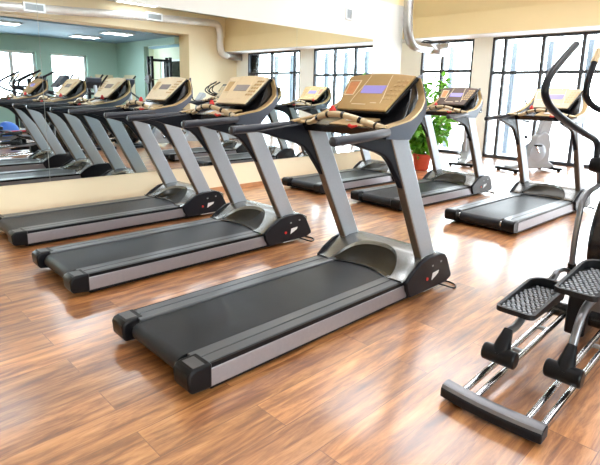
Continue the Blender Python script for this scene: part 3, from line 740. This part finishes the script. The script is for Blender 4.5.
for i in range(26):
    a = rnd.uniform(0, 2 * PI); R = rnd.uniform(.12, .62); H = rnd.uniform(.45, 1.35)
    if i < 7: H = rnd.uniform(1.40, 1.72); R = rnd.uniform(.05, .33)
    p0 = Vector((.05 * math.cos(a), .05 * math.sin(a), .26)); p3 = Vector((R * math.cos(a) + .13, R * math.sin(a) - .13, H)); p1 = p0 + Vector((.02 * math.cos(a), .02 * math.sin(a), H * .4)); p2 = p0.lerp(p3, .6) + Vector((0, 0, .12))
    S = spline([p0, p1, p2, p3], 6); st.tube(S, [.011, .004], 6)
    for k in range(44):
        q = S[rnd.randint(3, len(S) - 1)]
        dd = Vector((rnd.gauss(math.cos(a) * .4, .8), rnd.gauss(math.sin(a) * .4, .8), rnd.gauss(.1, .55)))
        q = q + dd.normalized() * rnd.uniform(.02, .12)
        leaf(q, dd, rnd.uniform(.11, .18), rnd.uniform(.06, .095))
st.build('stems', M['bark'], pl); lf.build('foliage', M['leaf'], pl, angle=80)

# ------------------------------------------------------------------ things that only the mirror shows
rk = empty('power_rack', (8.75, -5.15, 0)); tag(rk, 'tall black weight rack with crossbar in the second room, seen in the mirror', 'weight rack')
for x in (0, .72):
    for y in (0, .25):
        MB().box((x, y, 1.27), (.085, .085, 2.54)).build('rack_post', M['navy'], rk, bevel=.006)
    MB().box((x, .12, .05), (.085, .72, .08)).build('rack_foot', M['navy'], rk, bevel=.006)
    MB().box((x, .125, 2.30), (.06, .20, .06)).build('top_side_bar', M['navy'], rk)
for y, z in ((0, 2.42), (.25, 2.42), (0, .12)): MB().box((.36, y, z), (.64, .07, .07)).build('rack_crossbar', M['navy'], rk)
MB().cyl((-.35, .33, 1.75), (.95, .33, 1.75), .014, 10).build('barbell', M['steel'], rk)
for x in (-.22, -.16): MB().lathe([(.04, -.02), (.15, -.02), (.16, 0), (.15, .02), (.04, .02)], (x, .33, 1.75), 24, 'x').build('weight_plate', M['plate'], rk)
r2_ = empty('cable_machine', (4.65, -5.9, 0)); tag(r2_, 'low black weight machine frame by the far left window, seen in the mirror', 'weight machine')
for x, h in ((0, 1.42), (.42, 1.66)): MB().box((x, 0, h / 2), (.08, .08, h)).build('machine_post', M['navy'], r2_, bevel=.006)
MB().box((.21, 0, 1.40), (.5, .07, .07)).build('machine_crossbar', M['navy'], r2_)
MB().box((.21, 0, .04), (.7, .6, .08)).build('machine_base', M['navy'], r2_, bevel=.01)
MB().box((.21, 0, .55), (.24, .18, .85)).build('weight_stack', M['plate'], r2_, bevel=.006)
r3_ = empty('dumbbell_stand', (7.05, -6.2, 0)); tag(r3_, 'slim black stand in front of the second far window, seen in the mirror', 'stand')
MB().box((0, 0, .82), (.11, .09, 1.62)).build('stand_post', M['navy'], r3_, bevel=.006)
MB().box((0, 0, .03), (.5, .5, .06)).build('stand_base', M['navy'], r3_, bevel=.01)
for z in (.5, .85, 1.2): MB().box((.0, .12, z), (.5, .2, .04)).build('stand_shelf', M['navy'], r3_, bevel=.006)
bl = MB(); pr = [(.27 * math.sin(PI * i / 18), .27 - .27 * math.cos(PI * i / 18)) for i in range(1, 18)]
tag(bl.lathe(pr, (0, 0, 0), 32).build('exercise_ball', M['ball'], loc=(3.5, -2.5, 0), angle=60), 'blue exercise ball at the far left of the mirror under the handrails', 'ball')
bb = empty('low_barrier', (3.5, -2.0, 0)); tag(bb, 'low red painted bar in front of the blue ball, seen in the mirror', 'bar')
MB().cyl((-.9, 0, .33), (.9, 0, .33), .02, 12).build('red_bar', M['redbar'], bb)
for x in (-.85, .85):
    MB().cyl((x, 0, .02), (x, 0, .36), .018, 12).build('bar_post', M['steel'], bb); MB().box((x, 0, .012), (.2, .35, .024)).build('bar_foot', M['black'], bb, bevel=.006)

# ------------------------------------------------------------------ light
w = bpy.data.worlds.new('day'); sc.world = w; w.use_nodes = True
bg = w.node_tree.nodes['Background']; bg.inputs[0].default_value = (.88, .945, 1, 1); bg.inputs[1].default_value = 10.0
def portal(loc, rot, sx, sy):
    l = bpy.data.lights.new('window_portal', 'AREA'); l.shape = 'RECTANGLE'; l.size = sx; l.size_y = sy; l.cycles.is_portal = True
    o = bpy.data.objects.new('window_portal', l); C.objects.link(o); o.location = loc; o.rotation_euler = rot
for c, wd in ((6.585, 1.43), (2.825, 5.19), (-1.71, 2.68)):
    portal((XB + .2, c, 1.38), (PI / 2, 0, PI / 2), wd, 2.76)
portal((-.4, YO - .55, 1.88), (PI / 2, 0, 0), 4.4, 2.76); portal((5.2, YB2 - .3, 1.75), (PI / 2, 0, 0), 2.05, 1.8); portal((7.42, YB2 - .3, 1.75), (PI / 2, 0, 0), 1.35, 1.8)

# ------------------------------------------------------------------ camera
f_, cy_ = 496.37, 194.48
pit, rol, yaw = .199181, .0243885, .7904558
fw = Vector((math.cos(pit) * math.cos(yaw), math.cos(pit) * math.sin(yaw), -math.sin(pit)))
rt = Vector((math.sin(yaw), -math.cos(yaw), 0)); upv = rt.cross(fw)
r2v = rt * math.cos(rol) + upv * math.sin(rol); u2v = -rt * math.sin(rol) + upv * math.cos(rol)
cam = bpy.data.cameras.new('camera'); co = bpy.data.objects.new('camera', cam); C.objects.link(co)
cam.sensor_fit = 'HORIZONTAL'; cam.sensor_width = 36; cam.lens = f_ * 36 / 600; cam.shift_y = -(232.5 - cy_) / 600
cam.clip_start = .05; cam.clip_end = 200
co.matrix_world = Matrix(((r2v.x, u2v.x, -fw.x, 0), (r2v.y, u2v.y, -fw.y, 0), (r2v.z, u2v.z, -fw.z, 1.369545), (0, 0, 0, 1)))
sc.camera = co
vs = sc.view_settings; vs.view_transform = 'Standard'; vs.look = 'None'; vs.gamma = 1; vs.use_curve_mapping = False; vs.exposure = 0.62
sc.cycles.max_bounces = 14; sc.cycles.diffuse_bounces = 6; sc.cycles.glossy_bounces = 6; sc.cycles.transparent_max_bounces = 12
